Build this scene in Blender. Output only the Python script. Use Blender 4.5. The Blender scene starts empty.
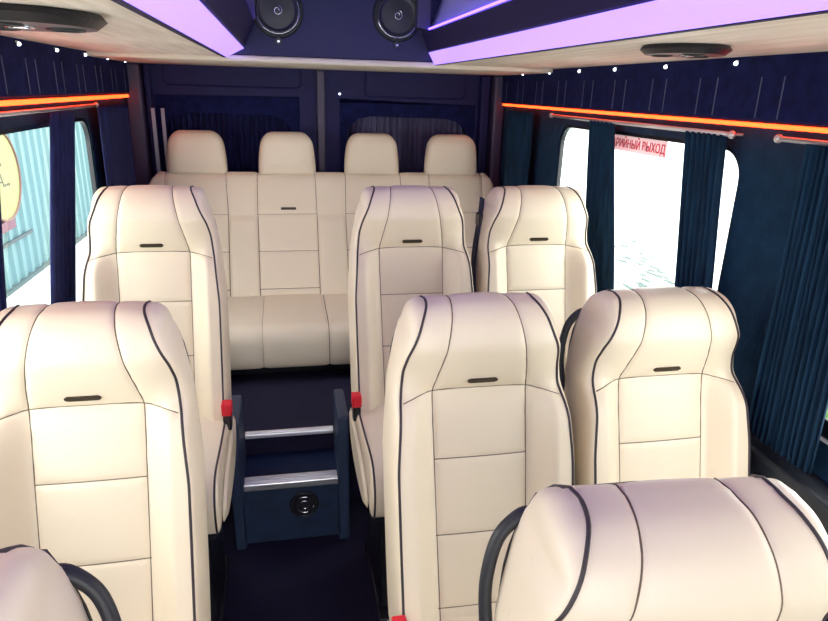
import bpy, bmesh, math, random
import numpy as np
from mathutils import Vector, Matrix
from mathutils.geometry import tessellate_polygon
S = bpy.context.scene
C = S.collection
random.seed(7)
PI = math.pi

# ------------------------------------------------------------------ camera
F, YAW, PITCH, ROLL = 639.11, 0.20488, 0.33121, 0.02999
f_ = Vector((math.sin(YAW)*math.cos(PITCH), math.cos(YAW)*math.cos(PITCH), -math.sin(PITCH)))
r_ = Vector((math.cos(YAW), -math.sin(YAW), 0)); u_ = r_.cross(f_)
r2 = r_*math.cos(ROLL) + u_*math.sin(ROLL); u2 = -r_*math.sin(ROLL) + u_*math.cos(ROLL)
cd = bpy.data.cameras.new('camera'); cam = bpy.data.objects.new('camera', cd); C.objects.link(cam)
m3 = Matrix((r2, u2, -f_)).transposed()
cam.matrix_world = Matrix.Translation((-0.205, 0, 1.5512)) @ m3.to_4x4()
cd.sensor_width = 36; cd.lens = F*36/828; cd.clip_start = 0.01; cd.clip_end = 200
S.camera = cam

# ------------------------------------------------------------------ world, sun, exposure
w = bpy.data.worlds.new('sky'); S.world = w; w.use_nodes = True
bg = w.node_tree.nodes['Background']; bg.inputs[0].default_value = (1.0, 0.98, 0.95, 1); bg.inputs[1].default_value = 4.2
S.view_settings.view_transform = 'Standard'; S.view_settings.look = 'None'
S.view_settings.gamma = 1; S.view_settings.use_curve_mapping = False
S.view_settings.exposure = 0.8

# ------------------------------------------------------------------ materials
def mat(name, col, rough=.5, metal=0, bump=0, bscale=60, var=0, vscale=8, emit=None, estr=0, sheen=0, stretch=None, spec=None, col2=None):
    m = bpy.data.materials.new(name); m.use_nodes = True
    nt = m.node_tree; b = nt.nodes['Principled BSDF']
    b.inputs['Base Color'].default_value = (*col, 1); b.inputs['Roughness'].default_value = rough
    b.inputs['Metallic'].default_value = metal
    if sheen: b.inputs['Sheen Weight'].default_value = sheen; b.inputs['Sheen Roughness'].default_value = .5
    if spec is not None: b.inputs['Specular IOR Level'].default_value = spec
    tc = nt.nodes.new('ShaderNodeTexCoord'); mp = nt.nodes.new('ShaderNodeMapping')
    nt.links.new(tc.outputs['Object'], mp.inputs[0])
    if stretch: mp.inputs['Scale'].default_value = stretch
    if var or col2:
        n = nt.nodes.new('ShaderNodeTexNoise'); n.inputs['Scale'].default_value = vscale; n.inputs['Detail'].default_value = 5
        nt.links.new(mp.outputs[0], n.inputs['Vector'])
        r = nt.nodes.new('ShaderNodeValToRGB'); r.color_ramp.elements[0].position = .35; r.color_ramp.elements[1].position = .65
        c2 = col2 or tuple(c*(1+var) for c in col)
        c1 = col if col2 else tuple(c*(1-var) for c in col)
        r.color_ramp.elements[0].color = (*c1, 1); r.color_ramp.elements[1].color = (*c2, 1)
        nt.links.new(n.outputs['Fac'], r.inputs[0]); nt.links.new(r.outputs[0], b.inputs['Base Color'])
    if bump:
        n = nt.nodes.new('ShaderNodeTexNoise'); n.inputs['Scale'].default_value = bscale; n.inputs['Detail'].default_value = 4
        nt.links.new(mp.outputs[0], n.inputs['Vector'])
        bp = nt.nodes.new('ShaderNodeBump'); bp.inputs['Strength'].default_value = bump; bp.inputs['Distance'].default_value = .004
        nt.links.new(n.outputs['Fac'], bp.inputs['Height']); nt.links.new(bp.outputs[0], b.inputs['Normal'])
    if emit:
        b.inputs['Emission Color'].default_value = (*emit, 1); b.inputs['Emission Strength'].default_value = estr
    return m
leather = mat('cream_leather', (.84, .725, .555), .42, bump=.25, bscale=14, var=.015, vscale=5)
leather_side = mat('cream_side_leather', (.80, .70, .53), .45, bump=.2, bscale=14)
thread = mat('taupe_seam_thread', (.16, .115, .075), .8)
piping_m = mat('dark_brown_piping', (.035, .024, .03), .5)
black = mat('black_plastic', (.012, .013, .018), .38, bump=.1, bscale=200)
blackrub = mat('black_handle_rubber', (.014, .016, .022), .5)
emblem_m = mat('dark_bronze_emblem', (.06, .045, .03), .35, metal=.5)
emblem_r = mat('pale_emblem_relief', (.35, .28, .18), .35, metal=.6)
webbing = mat('navy_belt_webbing', (.012, .02, .06), .7, bump=.4, bscale=300)
webbing_g = mat('grey_belt_webbing', (.38, .42, .52), .6, bump=.4, bscale=300)
redp = mat('red_buckle_button', (.75, .01, .03), .35)
velour = mat('navy_velour', (.007, .010, .060), .9, bump=.5, bscale=90, var=.25, vscale=30, spec=.15)
velour_t = mat('teal_navy_velour', (.009, .034, .072), .9, bump=.5, bscale=90, var=.12, vscale=25, spec=.15)
curt_m = mat('dark_teal_curtain', (.0075, .028, .060), .85, bump=.4, bscale=160, var=.3, vscale=40, spec=.15, stretch=(1, 1, .15))
curt_n = mat('navy_curtain', (.012, .016, .075), .7, bump=.3, bscale=160, var=.25, vscale=30, spec=.2, stretch=(1, 1, .15))
curt_lit = mat('navy_curtain_lit', (.085, .085, .17), .6, bump=.3, bscale=160, var=.2, vscale=30, spec=.3, stretch=(1, 1, .15))  # navy curtain with the brighter light on its folds put into the colour
cordm = mat('grey_blue_cord', (.05, .065, .14), .5)
doorp = mat('dark_blue_door_panel', (.011, .011, .075), .6, bump=.2, bscale=120, var=.1, spec=.25)
greyp = mat('purple_grey_pillar_trim', (.05, .04, .09), .5, bump=.1, bscale=100)
carpet = mat('dark_navy_carpet', (.003, .003, .024), .95, bump=.8, bscale=400, col2=(.009, .005, .033), vscale=60)
stepm = mat('blue_grey_step_lining', (.006, .022, .065), .6, bump=.2, bscale=200, var=.2, vscale=20)
cheekm = mat('slate_blue_plastic', (.022, .04, .085), .45, bump=.15, bscale=150)
alu = mat('brushed_aluminium', (.75, .76, .80), .3, metal=.85, bump=.1, bscale=80, stretch=(.1, 4, 4))
beige = mat('beige_streaked_ceiling_vinyl', (.70, .60, .50), .6, bump=.2, bscale=60, col2=(.86, .76, .67), vscale=26, stretch=(1.6, .12, 1))
beigelip = mat('cream_ceiling_edge', (.74, .66, .55), .5, bump=.3, bscale=20)
roofm = mat('lilac_white_roof_lining', (.42, .40, .60), .6, bump=.1)
band = mat('dark_violet_blue_band', (.012, .008, .055), .6, spec=.25)
spkpanel = mat('indigo_speaker_panel', (.022, .021, .085), .7, bump=.3, bscale=250)
purple = mat('violet_light_diffuser', (.35, .25, .5), .4, emit=(.29, .175, 1.0), estr=1.15)
blueviolet = mat('blue_violet_cove_led', (.2, .15, .6), .4, emit=(.10, .05, 1.0), estr=6)
orange = mat('orange_led', (.9, .3, .05), .4, emit=(1.0, .038, .006), estr=5.5)
whiteled = mat('white_led', (.9, .9, .9), .4, emit=(.85, .9, 1.0), estr=3)
chrome = mat('chrome', (.7, .72, .78), .18, metal=1)
railm = mat('pale_metal_rail', (.65, .60, .58), .3, metal=.6)
frame_m = mat('black_window_frame', (.006, .008, .012), .35)
whitem = mat('white_gasket', (.75, .78, .78), .5)
ledge_m = mat('black_wall_ledge', (.010, .016, .026), .5, bump=.4, bscale=60)
# glass: thin pane, slightly tinted
glass = bpy.data.materials.new('tinted_window_glass'); glass.use_nodes = True
nt = glass.node_tree; nt.nodes.clear()
o = nt.nodes.new('ShaderNodeOutputMaterial'); mx = nt.nodes.new('ShaderNodeMixShader'); tr = nt.nodes.new('ShaderNodeBsdfTransparent')
gl = nt.nodes.new('ShaderNodeBsdfGlossy'); fr = nt.nodes.new('ShaderNodeFresnel')
tr.inputs[0].default_value = (.88, .95, .95, 1); gl.inputs['Roughness'].default_value = .02; fr.inputs[0].default_value = 1.45
nt.links.new(fr.outputs[0], mx.inputs[0]); nt.links.new(tr.outputs[0], mx.inputs[1]); nt.links.new(gl.outputs[0], mx.inputs[2]); nt.links.new(mx.outputs[0], o.inputs[0])

# ------------------------------------------------------------------ helpers
def link(name, me, m, parent=None, smooth=False):
    ob = bpy.data.objects.new(name, me); C.objects.link(ob)
    if m: me.materials.append(m)
    if smooth:
        me.polygons.foreach_set('use_smooth', [True]*len(me.polygons))
    if parent: ob.parent = parent
    return ob
def obj(name, bm, m, parent=None, smooth=False):
    bmesh.ops.recalc_face_normals(bm, faces=bm.faces)
    me = bpy.data.meshes.new(name); bm.to_mesh(me); bm.free()
    return link(name, me, m, parent, smooth)
def tag(o, label=None, cat=None, group=None, kind=None):
    if label: o['label'] = label
    if cat: o['category'] = cat
    if group: o['group'] = group
    if kind: o['kind'] = kind
    return o
def thing(name, label, cat, loc=(0, 0, 0), group=None):
    o = bpy.data.objects.new(name, None); C.objects.link(o); o.location = loc; o.empty_display_size = .1
    return tag(o, label, cat, group)
def struct(o): o['kind'] = 'structure'; return o
def add_box(bm, x0, x1, y0, y1, z0, z1, bev=0, seg=2):
    vs = [bm.verts.new((x, y, z)) for x in (x0, x1) for y in (y0, y1) for z in (z0, z1)]
    fs = [bm.faces.new([vs[i] for i in q]) for q in ((0, 1, 3, 2), (4, 6, 7, 5), (0, 4, 5, 1), (2, 3, 7, 6), (0, 2, 6, 4), (1, 5, 7, 3))]
    if bev:
        es = {e for f in fs for e in f.edges}
        bmesh.ops.bevel(bm, geom=list(es), offset=bev, segments=seg, affect='EDGES', profile=.5)
    return bm
def box(name, m, a, b, c, d, e, f, parent=None, bev=0, seg=2):
    return obj(name, add_box(bmesh.new(), a, b, c, d, e, f, bev, seg), m, parent)
def tube(bm, pts, r, n=8, closed=False, cap=True):
    pts = [Vector(p) for p in pts]; N = len(pts); rings = []
    prev = None
    for i, p in enumerate(pts):
        if closed: t = pts[(i+1) % N]-pts[i-1]
        else: t = pts[min(i+1, N-1)]-pts[max(i-1, 0)]
        t.normalize()
        if prev is None:
            a = Vector((0, 0, 1)) if abs(t.z) < .9 else Vector((1, 0, 0)); nrm = t.cross(a).normalized()
        else:
            nrm = (prev - t*prev.dot(t)).normalized()
        prev = nrm; bn = t.cross(nrm)
        rr = r(i/(N-1)) if callable(r) else r
        rings.append([bm.verts.new(p+(nrm*math.cos(2*PI*k/n)+bn*math.sin(2*PI*k/n))*rr) for k in range(n)])
    M = N if closed else N-1
    for i in range(M):
        a, b = rings[i], rings[(i+1) % N]
        for k in range(n): bm.faces.new((a[k], a[(k+1) % n], b[(k+1) % n], b[k]))
    if cap and not closed: bm.faces.new(rings[0][::-1]); bm.faces.new(rings[-1])
    return bm
def catmull(P, n):
    P = [np.array(p, float) for p in P]; P = [2*P[0]-P[1]]+P+[2*P[-1]-P[-2]]; out = []
    for i in range(1, len(P)-2):
        for k in range(n):
            t = k/n; a, b, c, d = P[i-1:i+3]
            out.append(.5*((2*b)+(-a+c)*t+(2*a-5*b+4*c-d)*t*t+(-a+3*b-3*c+d)*t**3))
    out.append(P[-2]); return np.array(out)
def resample(P, step):
    d = np.r_[0, np.cumsum(np.linalg.norm(np.diff(P, axis=0), axis=1))]
    n = max(2, int(round(d[-1]/step))+1); s = np.linspace(0, d[-1], n)
    return np.stack([np.interp(s, d, P[:, k]) for k in range(P.shape[1])], 1)
def cyl(bm, c, ax, r, h, n=32, r2=None):
    c = Vector(c); ax = Vector(ax).normalized(); a = ax.orthogonal().normalized(); b = ax.cross(a)
    r2 = r if r2 is None else r2
    A = [bm.verts.new(c+(a*math.cos(2*PI*k/n)+b*math.sin(2*PI*k/n))*r) for k in range(n)]
    B = [bm.verts.new(c+ax*h+(a*math.cos(2*PI*k/n)+b*math.sin(2*PI*k/n))*r2) for k in range(n)]
    for k in range(n): bm.faces.new((A[k], A[(k+1) % n], B[(k+1) % n], B[k]))
    bm.faces.new(A[::-1]); bm.faces.new(B); return bm
def torus(bm, c, ax, R, r, n=40, m=8):
    c = Vector(c); ax = Vector(ax).normalized(); a = ax.orthogonal().normalized(); b = ax.cross(a)
    return tube(bm, [c+(a*math.cos(2*PI*k/n)+b*math.sin(2*PI*k/n))*R for k in range(n)], r, m, closed=True)
def rrect(u0, u1, v0, v1, r, n=6):
    out = []
    for (cu, cv, a0) in ((u1-r, v1-r, 0), (u0+r, v1-r, 90), (u0+r, v0+r, 180), (u1-r, v0+r, 270)):
        for k in range(n+1):
            a = math.radians(a0+90*k/n); out.append((cu+r*math.cos(a), cv+r*math.sin(a)))
    return out
def holed(outer, holes, to3, d0, d1):
    """plate with holes: 2D loops extruded between depth d0 and d1"""
    bm = bmesh.new(); loops = [outer]+holes
    tris = tessellate_polygon([[Vector((u, v, 0)) for u, v in L] for L in loops])
    flat = [p for L in loops for p in L]
    V0 = [bm.verts.new(to3(u, v, d0)) for u, v in flat]; V1 = [bm.verts.new(to3(u, v, d1)) for u, v in flat]
    for t in tris:
        try: bm.faces.new([V0[i] for i in t]); bm.faces.new([V1[i] for i in t][::-1])
        except ValueError: pass
    k = 0
    for L in loops:
        n = len(L)
        for i in range(n):
            a, b = k+i, k+(i+1) % n; bm.faces.new((V0[a], V0[b], V1[b], V1[a]))
        k += n
    return bm
def copy_tree(o, parent=None):
    c = o.copy(); C.objects.link(c)
    if parent: c.parent = parent
    for ch in list(o.children): copy_tree(ch, c)
    return c

# ------------------------------------------------------------------ upholstered "loaf": a closed spine in YZ swept across X, puffed, with sunk seams
class Loaf:
    def __init__(s, spine, medial, halfw, us, seams, bulge=.02, prof=None, groove=.005, gw=.006, K=7, xmed=None):
        s.xmed = xmed
        s.sp = spine; N = len(spine); s.N = N
        nx = np.roll(spine, -1, 0); pv = np.roll(spine, 1, 0); t = nx-pv; t /= np.linalg.norm(t, axis=1)[:, None]
        s.nrm = np.stack([t[:, 1], -t[:, 0]], 1)
        cen = spine.mean(0)
        if ((spine-cen)*s.nrm).sum() < 0: s.nrm = -s.nrm
        s.arc = np.r_[0, np.cumsum(np.linalg.norm(np.diff(spine, axis=0), axis=1))]
        s.hw = halfw; s.seams = seams; s.prof = prof; s.groove = groove; s.gw = gw
        X = us[None, :]*halfw[:, None]; A = np.repeat(s.arc[:, None], len(us), 1)
        D = s.disp(X, A, np.arange(N)[:, None]+0*X.astype(int))
        P = np.zeros((N, len(us), 3)); P[..., 0] = X
        P[..., 1] = spine[:, 0][:, None]+s.nrm[:, 0][:, None]*D; P[..., 2] = spine[:, 1][:, None]+s.nrm[:, 1][:, None]*D
        verts = P.reshape(-1, 3).tolist(); W = len(us); faces = []
        for i in range(N):
            j = (i+1) % N
            for k in range(W-1): faces.append((i*W+k, i*W+k+1, j*W+k+1, j*W+k))
        for side in (0, 1):
            sg = -1 if side == 0 else 1; base = [i*W+(0 if side == 0 else W-1) for i in range(N)]
            edge = P[:, 0 if side == 0 else -1]; xm = s.xmed if s.xmed is not None else np.abs(edge[:, 0])
            for q in range(1, K+1):
                an = q/K*PI/2; f = math.cos(an)**.8; st = len(verts)
                for i in range(N):
                    c = medial[i]; b_ = math.sin(an)**.7; verts.append((sg*(abs(edge[i, 0])*(1-b_)+(xm[i]+bulge)*b_), c[0]+(edge[i, 1]-c[0])*f, c[1]+(edge[i, 2]-c[1])*f))
                new = list(range(st, st+N))
                for i in range(N):
                    j = (i+1) % N; qd = (base[i], base[j], new[j], new[i]); faces.append(qd if sg > 0 else qd[::-1])
                base = new
        s.verts, s.faces = verts, faces
    def disp(s, X, A, I):
        d = np.full(X.shape, 9.)
        for L in s.seams:
            L = np.array(L)
            for a, b in zip(L[:-1], L[1:]):
                ab = b-a; t = np.clip(((X-a[0])*ab[0]+(A-a[1])*ab[1])/(ab@ab), 0, 1)
                d = np.minimum(d, np.hypot(X-a[0]-t*ab[0], A-a[1]-t*ab[1]))
        out = -s.groove*np.exp(-d/s.gw)
        if s.prof is not None: out = out+s.prof(X, A)
        return out
    def at(s, x, a, lift=0):
        y = np.interp(a, s.arc, s.sp[:, 0]); z = np.interp(a, s.arc, s.sp[:, 1])
        n = np.array([np.interp(a, s.arc, s.nrm[:, 0]), np.interp(a, s.arc, s.nrm[:, 1])]); n /= np.linalg.norm(n)
        D = float(s.disp(np.array([float(x)]), np.array([float(a)]), None)[0])+lift
        return Vector((x, y+n[0]*D, z+n[1]*D))
    def obj(s, name, m, parent):
        me = bpy.data.meshes.new(name); me.from_pydata(s.verts, [], s.faces)
        bm = bmesh.new(); bm.from_mesh(me); bmesh.ops.remove_doubles(bm, verts=bm.verts, dist=2e-5); old = set(bm.faces)
        for L in s.seams:
            Q = resample(np.array(L, float), .008); tube(bm, [s.at(x, a, .0008) for x, a in Q], s.sr, 5)
        for f in bm.faces:
            if f not in old: f.material_index = 1
        bmesh.ops.recalc_face_normals(bm, faces=bm.faces); bm.to_mesh(me); bm.free()
        o = link(name, me, m, parent, True); me.materials.append(thread); return o
    sr = .0013
    def piping(s, parent, i0, i1, r=.0029, name='piping', off=0.0):
        for sg in (-1, 1):
            bm = bmesh.new(); pts = []
            for i in range(i0, i1, 2):
                x = sg*s.hw[i]; p = s.at(x, s.arc[i], off); pts.append(p)
            tube(bm, pts, r, 7); obj(name, bm, piping_m, parent, True)

# ------------------------------------------------------------------ passenger seat
FRONT = [(-.165, .40), (-.135, .49), (-.088, .644), (-.043, .806), (-.012, .91), (-.002, .950), (-.012, .985), (-.027, 1.03), (-.032, 1.062), (-.018, 1.102), (.012, 1.127), (.05, 1.134)]
TOPB = [(.05, 1.134), (.09, 1.127), (.113, 1.105), (.122, 1.07)]
BACK = [(.122, 1.07), (.115, .97), (.085, .82), (.045, .66), (0, .50), (-.04, .40)]
def smooth(P, step): return resample(catmull(P, 12), step)
fp = smooth(FRONT, .0042); tp = smooth(TOPB, .008); bp = smooth(BACK, .025); bt = resample(np.array([(-.04, .40), (-.165, .40)]), .02)
spine = np.vstack([fp, tp[1:], bp[1:], bt[1:-1]])
NF = len(fp); NT = len(tp)
zs = np.array([.40, .80, .90, .95, 1.0, 1.045, 1.085, 1.115, 1.130, 1.14]); ws = np.array([.188, .190, .182, .175, .170, .161, .143, .131, .119, .112])
halfw = np.interp(spine[:, 1], zs, ws)
halfw = np.convolve(np.r_[halfw[-4:], halfw, halfw[:4]], np.ones(9)/9, 'valid')
med = []
fz = fp[:, 1].copy(); fy = fp[:, 0]
for y, z in spine:
    zc = min(max(z, .45), 1.085)
    yf = np.interp(zc, fp[:int(NF*.93), 1], fp[:int(NF*.93), 0]); bk = bp[::-1]; yb = np.interp(zc, bk[:, 1], bk[:, 0])
    med.append(((yf+yb)/2, zc))
arc = np.r_[0, np.cumsum(np.linalg.norm(np.diff(spine, axis=0), axis=1))]
def a_of(z): return float(np.interp(z, fp[:, 1], arc[:NF]))
A_cr = a_of(.950); A_top = arc[NF-1]; A_back = arc[NF+NT-3]
seams = []
for sg in (-1, 1):
    seams.append([(sg*.098, a_of(.41)), (sg*.102, a_of(.7)), (sg*.105, A_cr)])
    seams.append([(sg*.105, A_cr), (sg*.096, a_of(1.0)), (sg*.083, a_of(1.06)), (sg*.072, a_of(1.11)), (sg*.064, A_top-.01), (sg*.060, A_back)])
    seams.append([(sg*.105, A_cr), (sg*.14, A_cr-.008), (sg*.172, A_cr-.022)])
seams.append([(-.105, A_cr), (-.05, A_cr+.004), (.05, A_cr+.004), (.105, A_cr)])
for z in (.806, .644, .49): seams.append([(-.103, a_of(z)), (.103, a_of(z))])
def sprof(X, A):
    low = np.clip((A_cr-.01-A)/.05, 0, 1); low = low*low*(3-2*low)
    ax = np.abs(X)
    q = np.clip((ax-.108)/.052, 0, 1); low2 = np.clip((A_cr+.06-A)/.14, 0, 1); low2 = low2*low2*(3-2*low2)
    bol = .050*q*q*(3-2*q)
    head = .010*(1-(ax/.17)**2)-.010*np.clip((ax-.12)/.05, 0, 1)**2
    front = (A < A_top+.03)
    pan = .004*np.where(ax < .1, 1-(ax/.1)**2, 0)
    return np.where(front, low2*bol+low*pan+(1-low2)*head, 0)
us = np.linspace(-1, 1, 95); us = np.sign(us)*(1-(1-np.abs(us))**1.05)
xmed = np.interp([m_[1] for m_ in med], [.4, .80, .95, 1.05, 1.095], [.188, .190, .178, .160, .142])
backrest = Loaf(spine, med, halfw, us, seams, bulge=.013, prof=sprof, xmed=xmed, K=10)
# cushion
def cushion_loaf(y_front, y_rear, z_top, zr, zb, hw, seam_x, step=.008, nu=60, bulge=.012, extra=()):
    P = [(y_rear, zb), (y_rear+.01, zb+.05), (y_rear, zr), (y_rear-.04, zr+.006), ((y_front+y_rear)/2, (z_top+zr)/2+.004), (y_front+.09, z_top+.008), (y_front+.035, z_top-.004), (y_front+.004, z_top-.045), (y_front, zb+.05), (y_front+.012, zb+.006), (y_front+.04, zb)]
    a = smooth(P, step); b = resample(np.array([P[-1], P[0]]), .03)
    sp = np.vstack([a, b[1:-1]]); n = len(sp)
    me = [(min(max(y, y_front+.05), y_rear-.04), (zb+(z_top+zr)/2)/2) for y, z in sp]
    arcl = np.r_[0, np.cumsum(np.linalg.norm(np.diff(sp, axis=0), axis=1))]
    i0 = int(np.argmin(np.hypot(a[:, 0]-(y_rear-.04), a[:, 1]-zr))); i1 = len(a)-1
    sm = [[(x, arcl[i0]), (x, arcl[i1])] for x in seam_x]
    for e in extra:
        ie = int(np.argmin(np.hypot(a[:, 0]-e[0], a[:, 1]-e[1]))); sm += [[(seam_x[k], arcl[ie]), (seam_x[k+1], arcl[ie])] for k in range(0, len(seam_x)-1, 2)]
    L = Loaf(sp, me, np.full(n, hw), np.linspace(-1, 1, nu), sm, bulge=bulge, groove=.006, gw=.009, K=5)
    L.i0, L.i1 = i0, i1
    return L
cush = cushion_loaf(-.57, -.075, .478, .462, .335, .192, (-.1, .1), extra=((-.40, .49), (-.48, .485)))

shared = {}
def make_seat(label, loc, dz, handle=None, aisle=1, buckle=True, belt=None, group='passenger seats in rows facing the front'):
    t = thing('passenger_seat', label, 'seat', loc, group)
    def sh(key, fn):
        if key in shared:
            c = shared[key].copy(); C.objects.link(c); c.parent = t
            for ch in list(shared[key].children): k2 = ch.copy(); C.objects.link(k2); k2.parent = c
        else:
            c = fn(); shared[key] = c; c.location.z = dz
        return c
    key = round(dz, 3)
    def mk_back():
        if 'bk' in shared:
            c = shared['bk'].copy(); C.objects.link(c)
            for ch in list(shared['bk'].children): k2 = ch.copy(); C.objects.link(k2); k2.parent = c
        else:
            c = backrest.obj('backrest', leather, None); shared['bk'] = c
            backrest.piping(c, 2, NF+NT+12)
            # emblem tab just above the crease
            bm = bmesh.new(); pts = []
            A = A_cr+.030
            N_ = 12; prof2 = []
            for i in range(N_+1):
                x = -.033+.066*i/N_; hh = .0058*min(1, (min(i, N_-i)+.6)/1.6)
                prof2.append((backrest.at(x, A-hh, .0005), backrest.at(x, A+hh, .0005), backrest.at(x, A-hh, .0032), backrest.at(x, A+hh, .0032)))
            V = [[bm.verts.new(p) for p in q] for q in prof2]
            for a, b in zip(V[:-1], V[1:]):
                bm.faces.new((a[2], a[3], b[3], b[2])); bm.faces.new((a[0], a[2], b[2], b[0])); bm.faces.new((a[3], a[1], b[1], b[3])); bm.faces.new((a[1], a[0], b[0], b[1]))
            bm.faces.new((V[0][0], V[0][1], V[0][3], V[0][2])); bm.faces.new((V[-1][0], V[-1][1], V[-1][3], V[-1][2]))
            e = obj('emblem', bm, emblem_m, c); e['label'] = 'small dark emblem tab'
            bm = bmesh.new()
            for i in range(7):
                x = -.024+.008*i; tube(bm, [backrest.at(x-.0018, A-.0018, .0035), backrest.at(x+.0018, A+.0018, .0035)], .0009, 5)
            obj('emblem_relief', bm, emblem_r, c) if False else bm.free()
        return c
    b = mk_back(); b.parent = t; b.location = (0, 0, dz)
    if 'cu' in shared:
        c = shared['cu'].copy(); C.objects.link(c)
        for ch in list(shared['cu'].children): k2 = ch.copy(); C.objects.link(k2); k2.parent = c
    else:
        c = cush.obj('cushion', leather, None); shared['cu'] = c; cush.piping(c, cush.i0, cush.i1, .003)
    c.parent = t; c.location = (0, 0, dz)
    # rear shell
    if 'sh' not in shared:
        bm = bmesh.new(); rows = []
        zz = np.linspace(.42, 1.085, 24); bk = bp[::-1]
        for z in zz:
            y = float(np.interp(z, bk[:, 1], bk[:, 0])); hw = float(np.interp(z, zs, ws))+.004
            ring = []
            for x, dy in ((-hw, -.012), (-hw-.004, -.004), (-hw+.012, .018), (-hw*.5, .028), (0, .032), (hw*.5, .028), (hw-.012, .018), (hw+.004, -.004), (hw, -.012), (hw-.012, -.002), (0, .006), (-hw+.012, -.002)):
                ring.append(bm.verts.new((x, y+dy, z)))
            rows.append(ring)
        for a, b2 in zip(rows[:-1], rows[1:]):
            n = len(a)
            for k in range(n): bm.faces.new((a[k], a[(k+1) % n], b2[(k+1) % n], b2[k]))
        bm.faces.new(rows[0]); bm.faces.new(rows[-1][::-1])
        c = obj('back_shell', bm, black, None, True); shared['sh'] = c
    else:
        c = shared['sh'].copy(); C.objects.link(c)
    c.parent = t; c.location = (0, 0, dz)
    # base frame and pedestal legs
    bm = bmesh.new(); add_box(bm, -.185, .185, -.52, -.09, .285+dz, .338+dz, .01)
    obj('seat_base', bm, black, t)
    for sx in (-.13, .13):
        bm = bmesh.new(); add_box(bm, sx-.022, sx+.022, -.42, -.14, 0, .287+dz, .008)
        add_box(bm, sx-.03, sx+.03, -.47, -.10, 0, .018, .004)
        obj('leg', bm, black, t)
    # side cover next to the cushion, aisle side
    s = aisle; bm = bmesh.new()
    P = smooth([(-.12, .42), (-.20, .435), (-.33, .435), (-.45, .42), (-.53, .38), (-.50, .335), (-.35, .315), (-.2, .32), (-.11, .36), (-.085, .43)], .02)
    x0, x1 = s*.2055, s*.214
    A = [bm.verts.new((x0, y, z+dz)) for y, z in P]; mid = P.mean(0)
    B = [bm.verts.new((x1, mid[0]+(y-mid[0])*.9, mid[1]+(z-mid[1])*.85+dz)) for y, z in P]
    n = len(P)
    for k in range(n): bm.faces.new((A[k], A[(k+1) % n], B[(k+1) % n], B[k]))
    bm.faces.new(A); bm.faces.new(B[::-1])
    obj('side_cover', bm, leather_side, t)
    if buckle:
        bm = bmesh.new(); bx = s*.2; add_box(bm, bx-.012, bx+.012, -.215, -.18, .445+dz, .505+dz, .005)
        k = obj('belt_buckle', bm, black, t)
        bm = bmesh.new(); add_box(bm, bx-.015, bx+.015, -.2185, -.178, .495+dz, .533+dz, .004); r = obj('release_button', bm, redp, k)
        r['label'] = 'red release button'
    if handle:
        s = handle
        P = catmull([(s*.140, .118, 1.068), (s*.160, .120, 1.066), (s*.186, .116, 1.040), (s*.199, .109, .99), (s*.200, .101, .94), (s*.193, .091, .895), (s*.172, .083, .868)], 8)
        bm = bmesh.new(); tube(bm, [(p[0], p[1], p[2]+dz) for p in P], lambda q: .0085+.004*abs(2*q-1)**3, 12)
        obj('grab_handle', bm, blackrub, t, True)
    if belt:
        s = belt   # belt webbing hanging beside the shoulder
        P = catmull([(s*.160, .13, 1.09), (s*.178, .085, 1.03), (s*.202, .05, .90), (s*.209, .0, .75), (s*.2105, -.05, .62), (s*.2105, -.09, .52)], 8)
        bm = bmesh.new(); prev = None
        for p in P:
            q = [bm.verts.new((p[0]+dx, p[1]+dy, p[2]+dz)) for dx, dy in ((-.002, -.022), (.002, -.022), (.002, .022), (-.002, .022))]
            if prev:
                for k in range(4): bm.faces.new((prev[k], prev[(k+1) % 4], q[(k+1) % 4], q[k]))
            else: bm.faces.new(q)
            prev = q
        bm.faces.new(prev[::-1])
        k = obj('seat_belt', bm, webbing, t)
        bm = bmesh.new(); add_box(bm, s*.176-.010, s*.176+.010, .06, .115, 1.0+dz, 1.045+dz, .006)
        obj('belt_guide', bm, black, k)
    return t

# ================================================================== SETTING
XR, XL = .93, -.91
ZF = 0.0
# floor
struct(box('floor', carpet, XL-.02, XR+.02, -2.0, 3.56, -.05, 0))
struct(box('wall_rear_light_seal', doorp, XL-.022, XR+.022, 3.53, 3.56, 0, 1.905))  # added unseen sheet behind the doors, stops sky light leaking through gaps
# raised rear platform and step
plat = bmesh.new(); add_box(plat, XL, XR, 2.16, 3.42, 0, .330)
struct(obj('trim_1', plat, carpet))
st = bmesh.new(); add_box(st, -.38, -.055, 1.965, 2.159, 0, .245)
struct(obj('trim_2', st, stepm))
def to_x(side):  # u = Y, v = Z
    return lambda u, v, d: (d, u, v)
# side walls with window openings
WR1 = (1.450, 2.585, .80, 1.440); WR2 = (.02, 1.175, .845, 1.440)
WL1 = (1.50, 2.68, .80, 1.425); WL2 = (.02, 1.2, .845, 1.425)
outer = [(-2.0, 0.0), (3.529, 0.0), (3.529, 1.904), (-2.0, 1.904)]
wall_r = struct(obj('wall_right', holed(outer, [rrect(*WR1, .085), rrect(*WR2, .07)], to_x(1), XR, XR+.022), velour_t))
wall_l = struct(obj('wall_left', holed(outer, [rrect(*WL1, .085), rrect(*WL2, .07)], to_x(1), XL-.022, XL), velour_t))
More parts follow.
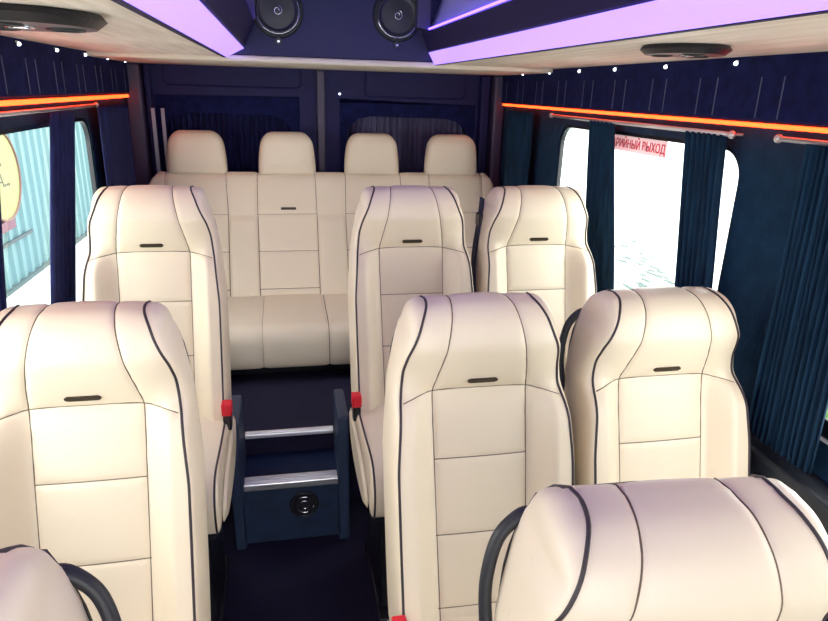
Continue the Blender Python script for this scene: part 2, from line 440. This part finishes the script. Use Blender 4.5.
# upper wall panels (proud, above the orange strip) with pleat cords
def upper(name, x0, x1, xc, sg):
    bm = bmesh.new(); add_box(bm, x0, x1, -2.0, 3.38, 1.505, 1.660, .004); old = set(bm.faces)
    for k in range(-4, 9):
        for dy in (-.037, .037):
            y = 1.37+.2365*k+dy
            if -.4 < y < 3.3: tube(bm, [(xc, y, 1.512), (xc, y, 1.605)], .0022, 5)
    for f in bm.faces:
        if f not in old: f.material_index = 1
    o = obj(name, bm, velour); o.data.materials.append(cordm); return struct(o)
upper('trim_3', .905, XR, .905, 1); upper('trim_4', XL, -.885, -.885, -1)
# windows
def window(n, W, xw, sg, extra=False):
    t = thing('window_%d' % n, None, None, (0, 0, 0)); struct(t)
    y0, y1, z0, z1 = W
    x0, x1 = (xw+.004, xw+.020) if sg > 0 else (xw-.020, xw-.004)
    fr = holed(rrect(y0+.0005, y1-.0005, z0+.0005, z1-.0005, .0845), [rrect(y0+.010, y1-.010, z0+.012, z1-.012, .075)], to_x(1), x0, x1)
    obj('window_frame', fr, frame_m, t)
    xg = xw+sg*.012
    bm = bmesh.new(); L = rrect(y0+.012, y1-.012, z0+.012, z1-.012, .072); bm.faces.new([bm.verts.new((xg, u, v)) for u, v in L])
    obj('window_pane', bm, glass, t)
    return t
w1 = window(1, WR1, XR, 1); w2 = window(2, WR2, XR, 1); w3 = window(3, WL1, XL, -1); w4 = window(4, WL2, XL, -1)
# lower sliding-window frame on the near right window
obj('sash_frame', add_box(bmesh.new(), XR-.006, XR+.003, .06, 1.14, .862, .905, .004), frame_m, w2)
obj('gasket', add_box(bmesh.new(), XR-.012, XR-.0065, .06, 1.14, .858, .864), whitem, w2)
# wall ledges under the windows
for i, (x0, x1) in enumerate(((.855, .9295), (-.9095, -.845))):
    struct(box('trim_%d' % (5+i), ledge_m, x0, x1, -.40, 2.10, .70, .775, bev=.012, seg=3))
# rear doors
Y_R = 3.40
HL = [(-.80, .60), (-.115, .60), (-.115, 1.505), (-.80, 1.500)]
HR = [(.085, .60), (.80, .60), (.80, 1.485), (.085, 1.505)]
tz = lambda u, v, d: (u, d, v)
for n, (a, b, H, nm) in enumerate(((XL, -.012, HL, 1), (-.006, XR, HR, 2))):
    d = thing('door_%d' % nm, None, None, (0, 0, 0)); struct(d)
    obj('door_panel', holed([(a, .335), (b, .335), (b, 1.70), (a, 1.70)], [H], tz, Y_R, Y_R+.05), doorp, d)
    # raised upper trim panel
    x0, x1, z0, z1 = ((-.745, -.105, 1.545, 1.70) if n == 0 else (.215, .735, 1.515, 1.70))
    L = rrect(x0, x1, z0, z1, .025, 5); bm = bmesh.new(); 
    tube(bm, [(u, Y_R-.003, v) for u, v in L], .005, 6, closed=True)
    add_box(bm, x0+.006, x1-.006, Y_R-.006, Y_R, z0+.006, z1-.006)
    obj('raised_trim', bm, doorp, d)
    # window recess
    xs = [p[0] for p in H]; bm = bmesh.new(); 
    add_box(bm, min(xs), max(xs), Y_R+.10, Y_R+.12, .60, 1.51)
    obj('window_cover', bm, velour, d)
    # arched pelmet in front of the curtain
    xa, xb = min(xs)+.001, max(xs)-.001; L = [(xa, .62), (xa, 1.500 if n == 0 else 1.484), (xb, 1.484 if n else 1.500), (xb, .62)]
    arch = [(xb-.03, .62), (xb-.035, 1.30), (xb-.05, 1.36), (xb-.09, 1.40), (xb-.16, 1.415), (xa+.16, 1.42), (xa+.09, 1.405), (xa+.05, 1.365), (xa+.035, 1.30), (xa+.03, .62)]
    bm = holed(L+arch, [], tz, Y_R+.012, Y_R+.03)
    obj('window_surround', bm, velour, d)
# centre seam post, pillars
t = struct(box('trim_7', greyp, -.030, .012, Y_R-.028, Y_R-.001, .335, 1.634, bev=.008, seg=3))
def pillar(nm, x0, x1, y0, y1):
    bm = bmesh.new(); add_box(bm, x0, x1, y0, y1, .335, 1.634, .012, 3)
    add_box(bm, x0+.006, x1-.003, y0-.0015, y0+.004, 1.318, 1.324)
    return struct(obj(nm, bm, greyp))
pillar('trim_8', .868, .928, 3.30, 3.385); pillar('trim_9', -.908, -.835, 3.30, 3.385)
struct(box('trim_10', doorp, .812, .862, 3.345, 3.395, .34, 1.634, bev=.01)); struct(box('trim_11', doorp, -.83, -.80, 3.35, 3.395, .34, 1.634, bev=.01))

# ceiling: wings, light coves, recessed roof
bm = bmesh.new(); add_box(bm, XL, -.400, -2.0, 2.66, 1.652, 1.668, .003); struct(obj('ceiling_left', bm, beige))
bm = bmesh.new(); add_box(bm, .405, XR, -2.0, 2.66, 1.652, 1.668, .003); struct(obj('ceiling_right', bm, beige))
struct(box('ceiling', roofm, XL-.05, XR+.05, -2.0, 3.56, 1.905, 1.94))
bm = bmesh.new(); add_box(bm, XL, XR, 2.662, 3.395, 1.6365, 1.66, .009, 3); struct(obj('ceiling_rear', bm, beigelip))
def prism_y(pts, y0, y1):
    bm = bmesh.new(); A = [bm.verts.new((x, y0, z)) for x, z in pts]; B = [bm.verts.new((x, y1, z)) for x, z in pts]; n = len(pts)
    for k in range(n): bm.faces.new((A[k], A[(k+1) % n], B[(k+1) % n], B[k]))
    bm.faces.new(A[::-1]); bm.faces.new(B); return bm
# dark bands above the lights
struct(obj('trim_12', prism_y([(.374, 1.700), (.382, 1.694), (.40, 1.69), (.41, 1.70), (.37, 1.766), (.345, 1.762)], -2.0, 2.66), band))
struct(obj('trim_13', prism_y([(-.330, 1.690), (-.342, 1.684), (-.40, 1.68), (-.41, 1.70), (-.32, 1.779), (-.290, 1.775)], -2.0, 2.66), band))
struct(obj('ceiling_side_right', prism_y([(.372, 1.767), (.412, 1.702), (.47, 1.90), (.43, 1.904)], -2.0, 2.66), roofm))
struct(obj('ceiling_side_left', prism_y([(-.322, 1.780), (-.412, 1.702), (-.47, 1.90), (-.40, 1.904)], -2.0, 2.66), roofm))
for x, n_ in ((.362, 'right'), (-.308, 'left')):
    q = tube(bmesh.new(), [(x, -1.2, 1.776+(.012 if x < 0 else 0)), (x, 2.6, 1.776+(.012 if x < 0 else 0))], .004, 8)
    tag(obj('cove_light', q, blueviolet), 'thin blue violet light line on the '+n_+' lip of the ceiling recess', 'light')
lt = thing('light_strip', 'long violet light strip in the ceiling above the single seats', 'light', (-.4, 1.1, 1.65))
o = obj('diffuser', prism_y([(-.398, 1.650), (-.332, 1.683), (-.340, 1.690), (-.402, 1.660)], -1.9, 2.655), purple, None); o.parent = lt; o.matrix_parent_inverse = Matrix.Translation((.4, -1.1, -1.65))
o = obj('edge_trim', prism_y([(-.412, 1.6485), (-.3985, 1.6485), (-.3985, 1.6515), (-.412, 1.6515)], -1.9, 2.655), band, None); o.parent = lt; o.matrix_parent_inverse = Matrix.Translation((.4, -1.1, -1.65))
lt2 = thing('light_strip', 'long violet light strip in the ceiling above the paired seats', 'light', (.4, 1.1, 1.65))
o = obj('diffuser', prism_y([(.400, 1.650), (.374, 1.695), (.382, 1.697), (.410, 1.656)], -1.9, 2.655), purple, None); o.parent = lt2; o.matrix_parent_inverse = Matrix.Translation((-.4, -1.1, -1.65))
o = obj('edge_trim', prism_y([(.4005, 1.6485), (.414, 1.6485), (.414, 1.6515), (.4005, 1.6515)], -1.9, 2.655), band, None); o.parent = lt2; o.matrix_parent_inverse = Matrix.Translation((-.4, -1.1, -1.65))
# speaker bulkhead
bm = bmesh.new(); add_box(bm, -.40, .42, 2.664, 2.72, 1.662, 1.903); struct(obj('wall_overhead', bm, spkpanel))
for i, (xa, xb) in enumerate(((-.345, -.285), (.315, .365))):
    bm = bmesh.new(); s = -1 if i == 0 else 1
    pts = [(xa, 1.72), (xb, 1.72), (xb, 1.903), (xa, 1.903)]
    A = prism_y([(xa if s > 0 else xb, 1.78), (xb if s > 0 else xa, 1.77), (xb if s > 0 else xa, 1.903), (xa if s > 0 else xb, 1.903)], 2.60, 2.663)
    bm.free(); struct(obj('trim_%d' % (14+i), A, greyp))
def speaker(x, z, label):
    t = thing('speaker', label, 'speaker', (x, 2.664, z), 'round speakers in the overhead panel')
    ax = (0, -1, 0)
    bm = cyl(bmesh.new(), (0, 0, 0), ax, .096, .010, 48, .090); obj('housing', bm, black, t)
    obj('rim', torus(bmesh.new(), (0, -.011, 0), ax, .083, .0045), black, t, True)
    bm = bmesh.new(); n = 48
    prev = None
    for r, y in ((.080, -.0102), (.074, -.016), (.070, -.0115), (.060, -.0108), (.030, -.013)):
        ring = [bm.verts.new((r*math.cos(2*PI*k/n), y, r*math.sin(2*PI*k/n))) for k in range(n)]
        if prev:
            for k in range(n): bm.faces.new((prev[k], prev[(k+1) % n], ring[(k+1) % n], ring[k]))
        prev = ring
    bm.faces.new(prev); obj('cone', bm, black, t, True)
    bm = bmesh.new()
    for a0, a1 in ((195, 385),):
        tube(bm, [(.079*math.cos(math.radians(a)), -.0155, .079*math.sin(math.radians(a))) for a in np.linspace(a0, a1, 40)], .0018, 6)
    obj('chrome_ring', bm, chrome, t, True)
    bm = bmesh.new(); P = []
    for k in range(28):
        a = k/27*2.4*PI; r = .006+.012*k/27; P.append((r*math.cos(a), -.0165, r*math.sin(a)))
    tube(bm, P, .0020, 6); obj('tweeter', bm, chrome, t, True)
    bm = cyl(bmesh.new(), (0, 0, -.104), ax, .012, .008, 16); obj('fixing_tab', bm, black, t)
    bm = cyl(bmesh.new(), (0, -.008, -.106), ax, .004, .003, 12); obj('screw', bm, chrome, t)
speaker(-.205, 1.818, 'round black speaker in the overhead panel, the one nearer the single seats')
speaker(.248, 1.822, 'round black speaker in the overhead panel, the one nearer the paired seats')

# ------------------------------------------------------------------ steps: nosings, cheeks, floor vent
def nosing(label, y, z, x0, x1, h):
    t = thing('step_nosing', label, 'trim strip', ((x0+x1)/2, y, z))
    W = (x1-x0)/2
    bm = bmesh.new(); dp = .040 if h > .015 else .016; add_box(bm, -W, W, -.012, dp, 0, .005, .002); add_box(bm, -W, W, -.014, -.008, -h, .004, .002)
    obj('metal_strip', bm, alu, t)
    bm = bmesh.new()
    for yy in ((.0, .012, .024) if h > .015 else (0,)): add_box(bm, -W+.004, W-.004, yy, yy+.004, .005, .0075)
    obj('grip_rib', bm, alu, t); return t
nosing('bright aluminium nosing on the lower step in the aisle', 1.965, .2455, -.379, -.056, .020)
nosing('thin aluminium nosing on the upper step edge in the aisle', 2.16, .3305, -.379, -.056, .012)
for x0, lab in ((-.418, 'upright slate blue side board on the single-seat side of the aisle steps'), (-.055, 'upright slate blue side board on the paired-seat side of the aisle steps')):
    bm = bmesh.new(); add_box(bm, x0, x0+.038, 1.93, 2.155, 0, .50, .008, 3)
    tag(obj('step_side_board', bm, cheekm), lab, 'step side panel')
t = thing('floor_vent', 'small round chromed grille in the front of the lower step', 'vent', (-.175, 1.9645, .146))
obj('vent_ring', torus(bmesh.new(), (0, -.003, 0), (0, -1, 0), .048, .005), black, t, True)
obj('vent_plate', cyl(bmesh.new(), (0, -.0005, 0), (0, -1, 0), .047, .003), black, t)
for r in (.016, .032):
    bm = bmesh.new()
    for a0, a1 in ((60, 350),):
        tube(bm, [(r*math.cos(math.radians(a)), -.006, r*math.sin(math.radians(a))) for a in np.linspace(a0, a1, 30)], .0026, 5)
    obj('grille', bm, chrome, t, True)

# ------------------------------------------------------------------ orange LED strips, rails, LEDs
bm = bmesh.new(); tube(bm, [(.912, .0, 1.4965), (.912, 3.28, 1.4965)], .0052, 8)
tag(obj('led_strip', bm, orange), 'thin glowing orange light line along the right wall above the windows', 'light')
bm = bmesh.new(); tube(bm, [(-.892, .0, 1.4915), (-.892, 3.28, 1.4915)], .0068, 8)
tag(obj('led_strip', bm, orange), 'thin glowing orange light line along the left wall above the windows', 'light')
def rail(x, y0, y1, z, label, sg):
    t = thing('curtain_rail', label, 'curtain rail', (x, (y0+y1)/2, z)); h = (y1-y0)/2
    bm = tube(bmesh.new(), [(0, -h, 0), (0, h, 0)], .006, 8); obj('rod', bm, railm, t, True)
    for y in (-h+.01, h-.01):
        bm = tube(bmesh.new(), [(0, y, 0), (sg*(XR-.0005-.892 if sg > 0 else .0195+.0), y, 0)], .004, 6); obj('bracket', bm, railm, t)
        bm = bmesh.new(); bmesh.ops.create_uvsphere(bm, u_segments=12, v_segments=8, radius=.010, matrix=Matrix.Translation((0, y-.01 if y < 0 else y+.01, 0))); obj('end_knob', bm, railm, t, True)
rail(.892, 1.46, 2.60, 1.470, 'pale rod over the far right window carrying two dark teal curtains', 1)
rail(.892, .10, 1.30, 1.472, 'pale rod over the near right window carrying the wide dark curtain', 1)
rail(-.889, 1.42, 2.72, 1.466, 'pale rod over the left window carrying the dark curtains', -1)
# curtains
def curtain(x, y0, y1, z0, z1, label, m, pleats, amp=.012, y0b=None, y1b=None, seed=0, axis='y'):
    rnd = random.Random(seed); n = pleats*10; rows = 26
    y0b = y0 if y0b is None else y0b; y1b = y1 if y1b is None else y1b
    ph = [rnd.uniform(-.5, .5) for _ in range(pleats+2)]; am = [rnd.uniform(.6, 1.25) for _ in range(pleats+2)]
    bm = bmesh.new(); A = []; B = []
    for j in range(rows+1):
        v = j/rows; z = z1+(z0-z1)*v; ra = []; rb = []
        for i in range(n+1):
            u = i/n; k = int(u*pleats); fr = u*pleats-k
            a_ = am[k]*(1-fr)+am[k+1]*fr; p = ph[k]*(1-fr)+ph[k+1]*fr
            off = amp*a_*(.75+.25*v)*math.sin(2*PI*u*pleats+p)*(1+.15*math.sin(5*v+k))
            y = (y0+(y1-y0)*u)*(1-v)+(y0b+(y1b-y0b)*u)*v+.002*math.sin(7*v+k*1.3)
            P = (x+off, y, z) if axis == 'y' else (y, x+off, z); Q = (x+off+.002, y, z) if axis == 'y' else (y, x+off+.002, z)
            ra.append(bm.verts.new(P)); rb.append(bm.verts.new(Q))
        A.append(ra); B.append(rb)
    for j in range(rows):
        for i in range(n):
            bm.faces.new((A[j][i], A[j][i+1], A[j+1][i+1], A[j+1][i])); bm.faces.new((B[j][i], B[j+1][i], B[j+1][i+1], B[j][i+1]))
        bm.faces.new((A[j][0], A[j+1][0], B[j+1][0], B[j][0])); bm.faces.new((A[j][n], B[j][n], B[j+1][n], A[j+1][n]))
    for j in (0, rows):
        for i in range(n): bm.faces.new((A[j][i], B[j][i], B[j][i+1], A[j][i+1]))
    return tag(obj('curtain', bm, m, None, True), label, 'curtain')
CZ = .79
curtain(.888, 2.055, 2.240, CZ, 1.468, 'narrow dark teal curtain at the far part of the right window', curt_m, 6, .008, y0b=1.880, y1b=2.13, seed=1)
curtain(.888, 1.478, 1.642, CZ, 1.468, 'dark teal curtain dividing the right window from its bright near edge', curt_m, 7, .008, y0b=1.395, y1b=1.535, seed=2)
curtain(.884, 1.020, 1.205, CZ, 1.468, 'wide pleated dark curtain nearest the camera on the right wall', curt_m, 12, .008, y0b=.995, y1b=1.195, seed=3)
curtain(.890, 2.80, 3.13, .60, 1.474, 'dark curtain in the rear right corner beside the purple grey pillar', curt_m, 5, .010, seed=4)
curtain(-.872, 2.128, 2.385, CZ, 1.458, 'straight dark navy curtain crossing the left window', curt_n, 6, .009, y0b=1.83, y1b=2.07, seed=5)
curtain(-.872, 1.52, 1.745, CZ, 1.458, 'dark curtain gathered at the near edge of the left window', curt_n, 6, .009, y0b=1.36, y1b=1.55, seed=6)
curtain(-.872, 2.66, 3.17, .60, 1.462, 'dark curtain in the rear left corner behind the window', curt_n, 6, .010, seed=7)
curtain(Y_R+.065, -.790, -.125, .62, 1.455, 'navy curtain behind the single-side rear door window', curt_n, 24, .014, seed=8, axis='x')
curtain(Y_R+.065, .10, .785, .62, 1.455, 'navy pleated curtain behind the paired-side rear door window', curt_lit, 22, .018, seed=9, axis='x')
# small ceiling edge spots
wd = ['rearmost', 'second from the rear', 'third from the rear', 'fourth from the rear', 'fifth from the rear', 'sixth from the rear']
def spot(x, y, z, label, sg):
    t = thing('spot_light', label, 'light', (x, y, z), 'tiny white spots along the ceiling edge')
    bm = cyl(bmesh.new(), (0, 0, 0), (-sg, 0, -.3), .006, .006, 14); obj('lamp_body', bm, chrome, t)
    bm = bmesh.new(); c = Vector((-sg*.0075, 0, -.003)); bmesh.ops.create_uvsphere(bm, u_segments=10, v_segments=6, radius=.0052, matrix=Matrix.Translation(c)); obj('lamp_lens', bm, whiteled, t, True)
ys = [3.26, 2.965, 2.675, 2.385, 2.127, 1.81]
for i, y in enumerate([2.99, 2.675, 2.39, 2.115, 1.81, 1.50]):
    spot(.904, y, 1.640, 'tiny white spot on the right wall under the ceiling edge, '+wd[i], 1)
for i, y in enumerate([3.30, 3.235, 2.925, 2.61, 2.30, 1.99][1:]+[3.36][:0]):
    spot(-.884, y, 1.641, 'tiny white spot on the left wall under the ceiling edge, '+wd[i], -1)
t = thing('spot_light', 'tiny white spot at the window corner of the rear door', 'light', (.087, Y_R-.001, 1.525))
obj('lamp_lens', cyl(bmesh.new(), (0, 0, 0), (0, -1, 0), .005, .006, 12), whiteled, t)
# ceiling air outlets with reading lamps
def outlet(x, y, label, sc=1):
    t = thing('ceiling_console', label, 'ceiling vent', (x, y, 1.6515), 'round black outlets under the ceiling wings'); t.scale = (sc, sc, min(1, sc))
    bm = cyl(bmesh.new(), (0, 0, 0), (0, 0, -1), .105, .010, 48, .112); 
    bm2 = cyl(bm, (0, 0, -.010), (0, 0, -1), .112, .012, 48, .098); obj('housing', bm, black, t, False)
    for a in (20, 140, 260):
        q = math.radians(a); cx, cy = .055*math.cos(q), .055*math.sin(q)
        obj('nozzle', torus(bmesh.new(), (cx, cy, -.0225), (0, 0, 1), .024, .0035, 24, 6), black, t, True)
    q = math.radians(75)
    l = obj('lamp', torus(bmesh.new(), (0, -.012, -.023), (0, 0, 1), .017, .003, 20, 6), chrome, t, True)
    obj('lens', cyl(bmesh.new(), (0, -.012, -.0222), (0, 0, -1), .013, .002, 16), whiteled, l)
outlet(-.60, 1.20, 'black round air and lamp outlet under the left ceiling wing', 1.1); outlet(.600, 1.26, 'black round air and lamp outlet under the right ceiling wing', .78)

# ------------------------------------------------------------------ window lettering
t = thing('exit_sticker', 'red lettered emergency exit sticker at the top of the right window', 'sticker', (XR+.0115, 2.205, 1.388))
bm = add_box(bmesh.new(), -.0004, 0, -.395, 0, -.012, .040)
stk = mat('pale_pink_sticker', (.97, .82, .82), .6)
_n = stk.node_tree; _t = _n.nodes.new('ShaderNodeBsdfTranslucent'); _t.inputs[0].default_value = (.95, .72, .74, 1); _m = _n.nodes.new('ShaderNodeMixShader'); _m.inputs[0].default_value = .35
_n.links.new(_n.nodes['Principled BSDF'].outputs[0], _m.inputs[1]); _n.links.new(_t.outputs[0], _m.inputs[2]); _n.links.new(_m.outputs[0], _n.nodes['Material Output'].inputs[0]); obj('sticker_film', bm, stk, t)
def text(body, size, M, m, parent, name, ext=.0006):
    cu = bpy.data.curves.new(name, 'FONT'); cu.body = body; cu.size = size; cu.extrude = ext; cu.offset = .004*size/.3
    tmp = bpy.data.objects.new(name, cu); C.objects.link(tmp); dg = bpy.context.evaluated_depsgraph_get()
    me = bpy.data.meshes.new_from_object(tmp.evaluated_get(dg)); bpy.data.objects.remove(tmp)
    me.transform(M); return link(name, me, m, parent)
Mx = Matrix(((0, 0, -1, -.001), (-1, 0, 0, -.006), (0, 1, 0, 0), (0, 0, 0, 1)))
text('АВАРИЙНЫЙ ВЫХОД', .039, Mx @ Matrix.Diagonal((.93, 1, 1, 1)), mat('dark_red_lettering', (.75, .05, .09), .6), t, 'lettering')

# ------------------------------------------------------------------ bench
benchfront = [(-.24, .52), (-.21, .60), (-.165, .70), (-.11, .80), (-.062, .90), (-.035, .97), (-.015, 1.04), (.0, 1.10), (.018, 1.14), (.045, 1.157)]
bf = smooth(benchfront, .0065); bb = smooth([(.045, 1.157), (.085, 1.15), (.105, 1.12), (.105, 1.0), (.06, .80), (-.03, .56), (-.06, .52)], .02); bz = resample(np.array([(-.06, .52), (-.24, .52)]), .03)
bs = np.vstack([bf, bb[1:], bz[1:-1]]); nb = len(bf)
arcb = np.r_[0, np.cumsum(np.linalg.norm(np.diff(bs, axis=0), axis=1))]
ab = lambda z: float(np.interp(z, bf[:, 1], arcb[:nb]))
cx = [-.632, -.210, .215, .640]; sb = []    # bench-local x; bench centre at .02
tb = arcb[nb+3]
for k, c in enumerate(cx):
    for s in (-1, 1):
        sb.append([(c+s*.142, ab(.53)), (c+s*.142, ab(.97)), (c+s*.136, tb)])
    for z in (.965, .80, .635): sb.append([(c-.142, ab(z)), (c+.142, ab(z))])
sb.append([(-.835, ab(.60)), (.835, ab(.60))])
hwb = np.interp(bs[:, 1], [.5, 1.05, 1.10, 1.13, 1.157], [.838, .838, .832, .82, .795])
mb = [((np.interp(min(max(z, .57), 1.10), bf[:, 1], bf[:, 0])+np.interp(min(max(z, .57), 1.10), bb[::-1, 1], bb[::-1, 0]))/2, min(max(z, .57), 1.10)) for y, z in bs]
def bprof(X, A):
    out = 0*X
    for c in cx: out = out+np.where(np.abs(X-c) < .14, -.006, 0)
    dmin = np.min([np.abs(np.abs(X-c)-.142) for c in cx], axis=0)
    inp = np.min([np.abs(X-c) for c in cx], axis=0) < .142
    low = np.clip((ab(.96)-A)/.03, 0, 1)
    return np.where(A < arcb[nb-1], np.where(inp, -.004, .012*(1-np.exp(-dmin/.02)))*low, 0)
BL = Loaf(bs, mb, hwb, np.linspace(-1, 1, 300), sb, bulge=.015, prof=bprof, groove=.006, gw=.007, K=5)
bench = thing('rear_bench', 'wide cream leather four-place bench along the rear doors', 'bench', (.018, 3.195, .33))
def plc(o): o.location.z = -.33; return o
BL.sr = .0017; b = plc(BL.obj('backrest', leather, bench))
bc = cushion_loaf(-.62, -.16, .585, .600, .40, .83, (-.82, -.755, -.50, -.335, -.055, .08, .355, .49, .77, .82)[1:9], step=.008, nu=200, bulge=.012)
bc.sr = .0017; c = plc(bc.obj('cushion', leather, bench))
bm = add_box(bmesh.new(), -.80, .80, -.50, -.12, .0, .075, .01); obj('bench_base', bm, black, bench)
for k, c in enumerate(cx):
    # headrest: padded block, narrower and rounded towards the top
    bm = bmesh.new(); n = 48; rows = 26; RR = []; z0, z1 = 1.148-.33, 1.345-.33; c2 = (-.607, -.185, .232, .642)[k]-.018
    for j in range(rows+1):
        v = (j/rows)**.85; zz = z0+(z1-z0)*v
        w_ = .138-.022*v**2; top = max(0, (v-.62)/.38); sc = max(.0, 1-top**2.6)**.5 if v < 1 else 0
        ww = w_*(.80+.20*sc)-.02*top**3; dt = .012+.040*sc
        if v < .25: dt *= .85+.6*v
        RR.append([bm.verts.new((c2+ww*math.copysign(abs(math.cos(a))**.4, math.cos(a)), .064+dt*math.copysign(abs(math.sin(a))**.75, math.sin(a))+.012*v, zz)) for a in [2*PI*i/n for i in range(n)]])
    for a, b2 in zip(RR[:-1], RR[1:]):
        for i in range(n): bm.faces.new((a[i], a[(i+1) % n], b2[(i+1) % n], b2[i]))
    bm.faces.new(RR[0][::-1]); bm.faces.new(RR[-1])
    h = obj('headrest', bm, leather, bench, True)
em = bmesh.new(); A0 = ab(.99)
p = BL.at(-.205, A0, .001); add_box(em, p.x-.036, p.x+.036, p.y-.003, p.y+.004, p.z-.006-.33, p.z+.006-.33, .002)
e = obj('emblem', em, emblem_m, bench)
# pale belt webbing beside the left rear pillar
for i, (x, lab) in enumerate(((-.795, 'pale grey belt webbing by the rear left pillar, nearer the wall'), (-.752, 'pale grey belt webbing by the rear left pillar, nearer the headrest'))):
    bm = add_box(bmesh.new(), x-.008, x+.008, 3.315, 3.319, 1.10, 1.44+.0*i, .001)
    tag(obj('belt_webbing', bm, webbing_g), lab, 'seat belt')

# ------------------------------------------------------------------ seats
XA, XB, XC_ = -.598, .193, .625
make_seat('cream leather single seat on the left, second row, cut by the left frame edge', (XA, 1.222, 0), 0, aisle=1)
make_seat('cream leather aisle-side seat of the middle right pair', (XB, 1.197, 0), 0, aisle=-1, belt=1)
make_seat('cream leather window-side seat of the middle right pair, with black grab handle', (XC_, 1.197, 0), 0, handle=-1, aisle=-1, buckle=False)
make_seat('cream leather single seat on the left just before the rear bench', (XA, 1.994, 0), .118, aisle=1, belt=-1)
make_seat('cream leather aisle-side seat of the far right pair, next to the steps', (XB, 1.994, 0), .118, aisle=-1, belt=1)
make_seat('cream leather window-side seat of the far right pair, by the curtain', (XC_, 1.994, 0), .118, aisle=-1, buckle=False, belt=-1)
q = make_seat('nearest cream leather seat at the bottom right with its rounded top', (.218, .495, 0), -.010, handle=-1, aisle=-1); q.rotation_euler.z = math.radians(-4)
make_seat('nearest cream leather seat cut off at the bottom left corner', (XA, .475, 0), 0, handle=1, aisle=1)

# ------------------------------------------------------------------ outdoors
conc = mat('pale_concrete', (.62, .66, .65), .9, bump=.4, bscale=4, var=.08, vscale=3)
g = bmesh.new(); add_box(g, -30, 40, -20, 60, -.66, -.60); struct(obj('ground', g, conc))
patch = mat('wet_dark_asphalt_patch', (.05, .08, .075), .8)
rnd = random.Random(11)
bm = bmesh.new()
for k in range(90):
    u = rnd.random(); v = rnd.random(); cx0 = 3.4+v*1.5+.3*rnd.uniform(-1, 1); cy0 = 5.9+u*3.2; L = rnd.uniform(.03, .16); Wd = rnd.uniform(.02, .06); n = 12
    A = [(cx0+Wd*(1+.4*rnd.uniform(-1, 1))*math.cos(2*PI*i/n), cy0+L*(1+.3*rnd.uniform(-1, 1))*math.sin(2*PI*i/n)) for i in range(n)]
    vt = [bm.verts.new((x, y, -.594+k*.00002)) for x, y in A]; vb = [bm.verts.new((x, y, -.60)) for x, y in A]
    bm.faces.new(vt)
    for i in range(n): bm.faces.new((vt[i], vt[(i+1) % n], vb[(i+1) % n], vb[i]))
tag(obj('ground_debris', bm, patch), 'scattered dark patches on the pale ground outside the right window', 'debris', kind='stuff')
# grass
grass = mat('green_grass', (.02, .09, .012), .7, col2=(.06, .16, .03), vscale=3)
bm = bmesh.new()
for k in range(9000):
    x = rnd.uniform(2.2, 5.2); y = rnd.uniform(.8, 5.2); a = rnd.uniform(0, PI); h = rnd.uniform(.05, .13); wv = .008
    dx, dy = wv*math.cos(a), wv*math.sin(a); lx, ly = rnd.uniform(-.04, .04), rnd.uniform(-.04, .04)
    bm.faces.new([bm.verts.new(p) for p in ((x-dx, y-dy, -.60), (x+dx, y+dy, -.60), (x+lx, y+ly, -.60+h))])
add_box(bm, 2.1, 5.3, .7, 5.3, -.60, -.575)
tag(obj('grass_verge', bm, grass), 'bright green grass outside the near right window', 'grass', kind='stuff')
# corrugated wall to the left with the yellow sign
corr = mat('pale_blue_corrugated_sheet', (.085, .175, .19), .5, bump=.05)
bm = bmesh.new(); prev = None; Xw = -3.12; k = 0; y = 4.5; pts = []
while y < 12.5:
    pts += [(Xw, y), (Xw, y+.11), (Xw+.03, y+.14), (Xw+.03, y+.20)]; y += .23
Z0, Z1 = -.6, 3.2
F0 = [(bm.verts.new((x, y, Z0)), bm.verts.new((x, y, Z1))) for x, y in pts]; F1 = [(bm.verts.new((x-.02, y, Z0)), bm.verts.new((x-.02, y, Z1))) for x, y in pts]
for a, b in zip(F0[:-1], F0[1:]): bm.faces.new((a[0], b[0], b[1], a[1]))
for a, b in zip(F1[:-1], F1[1:]): bm.faces.new((a[0], a[1], b[1], b[0]))
for q in (0, 1):
    for i in range(len(F0)-1): bm.faces.new((F0[i][q], F0[i+1][q], F1[i+1][q], F1[i][q]))
t = thing('corrugated_building_wall', 'pale blue corrugated metal wall seen through the left window', 'wall', (0, 0, 0))
obj('cladding', bm, corr, t)
obj('flashing', add_box(bmesh.new(), Xw+.03, Xw+.05, 4.5, 8.0, -.12, -.085), mat('grey_flashing', (.02, .035, .04), .5), t)
obj('plinth', add_box(bmesh.new(), Xw-.02, Xw+.06, 4.5, 12.5, -.60, -.56), mat('grey_plinth', (.05, .08, .08), .8), t)
t = thing('round_sign', 'yellow oval sign with a red rim on the corrugated wall outside left', 'sign', (Xw+.035, 7.40, .60))
obj('sign_plate', cyl(bmesh.new(), (0, 0, 0), (1, 0, 0), .47, .02, 64), mat('yellow_sign', (.21, .195, .06), .5), t)
obj('sign_rim', torus(bmesh.new(), (.02, 0, 0), (1, 0, 0), .465, .016, 64), mat('orange_red_rim', (.12, .05, .03), .5), t, True)
obj('sign_foot', add_box(bmesh.new(), 0, .03, -.35, .12, -.56, -.46), mat('crimson_sign_foot', (.10, .02, .045), .5), t)
Ms = Matrix(((0, 0, 1, .0205), (1, 0, 0, 0), (0, 1, 0, 0), (0, 0, 0, 1)))
ink = mat('dark_sign_ink', (.006, .005, .004), .6)
text('К', .36, Matrix.Translation((0, -.20, .10)) @ Ms, ink, t, 'lettering'); text('А...', .22, Matrix.Translation((0, -.12, -.12)) @ Ms, ink, t, 'lettering')
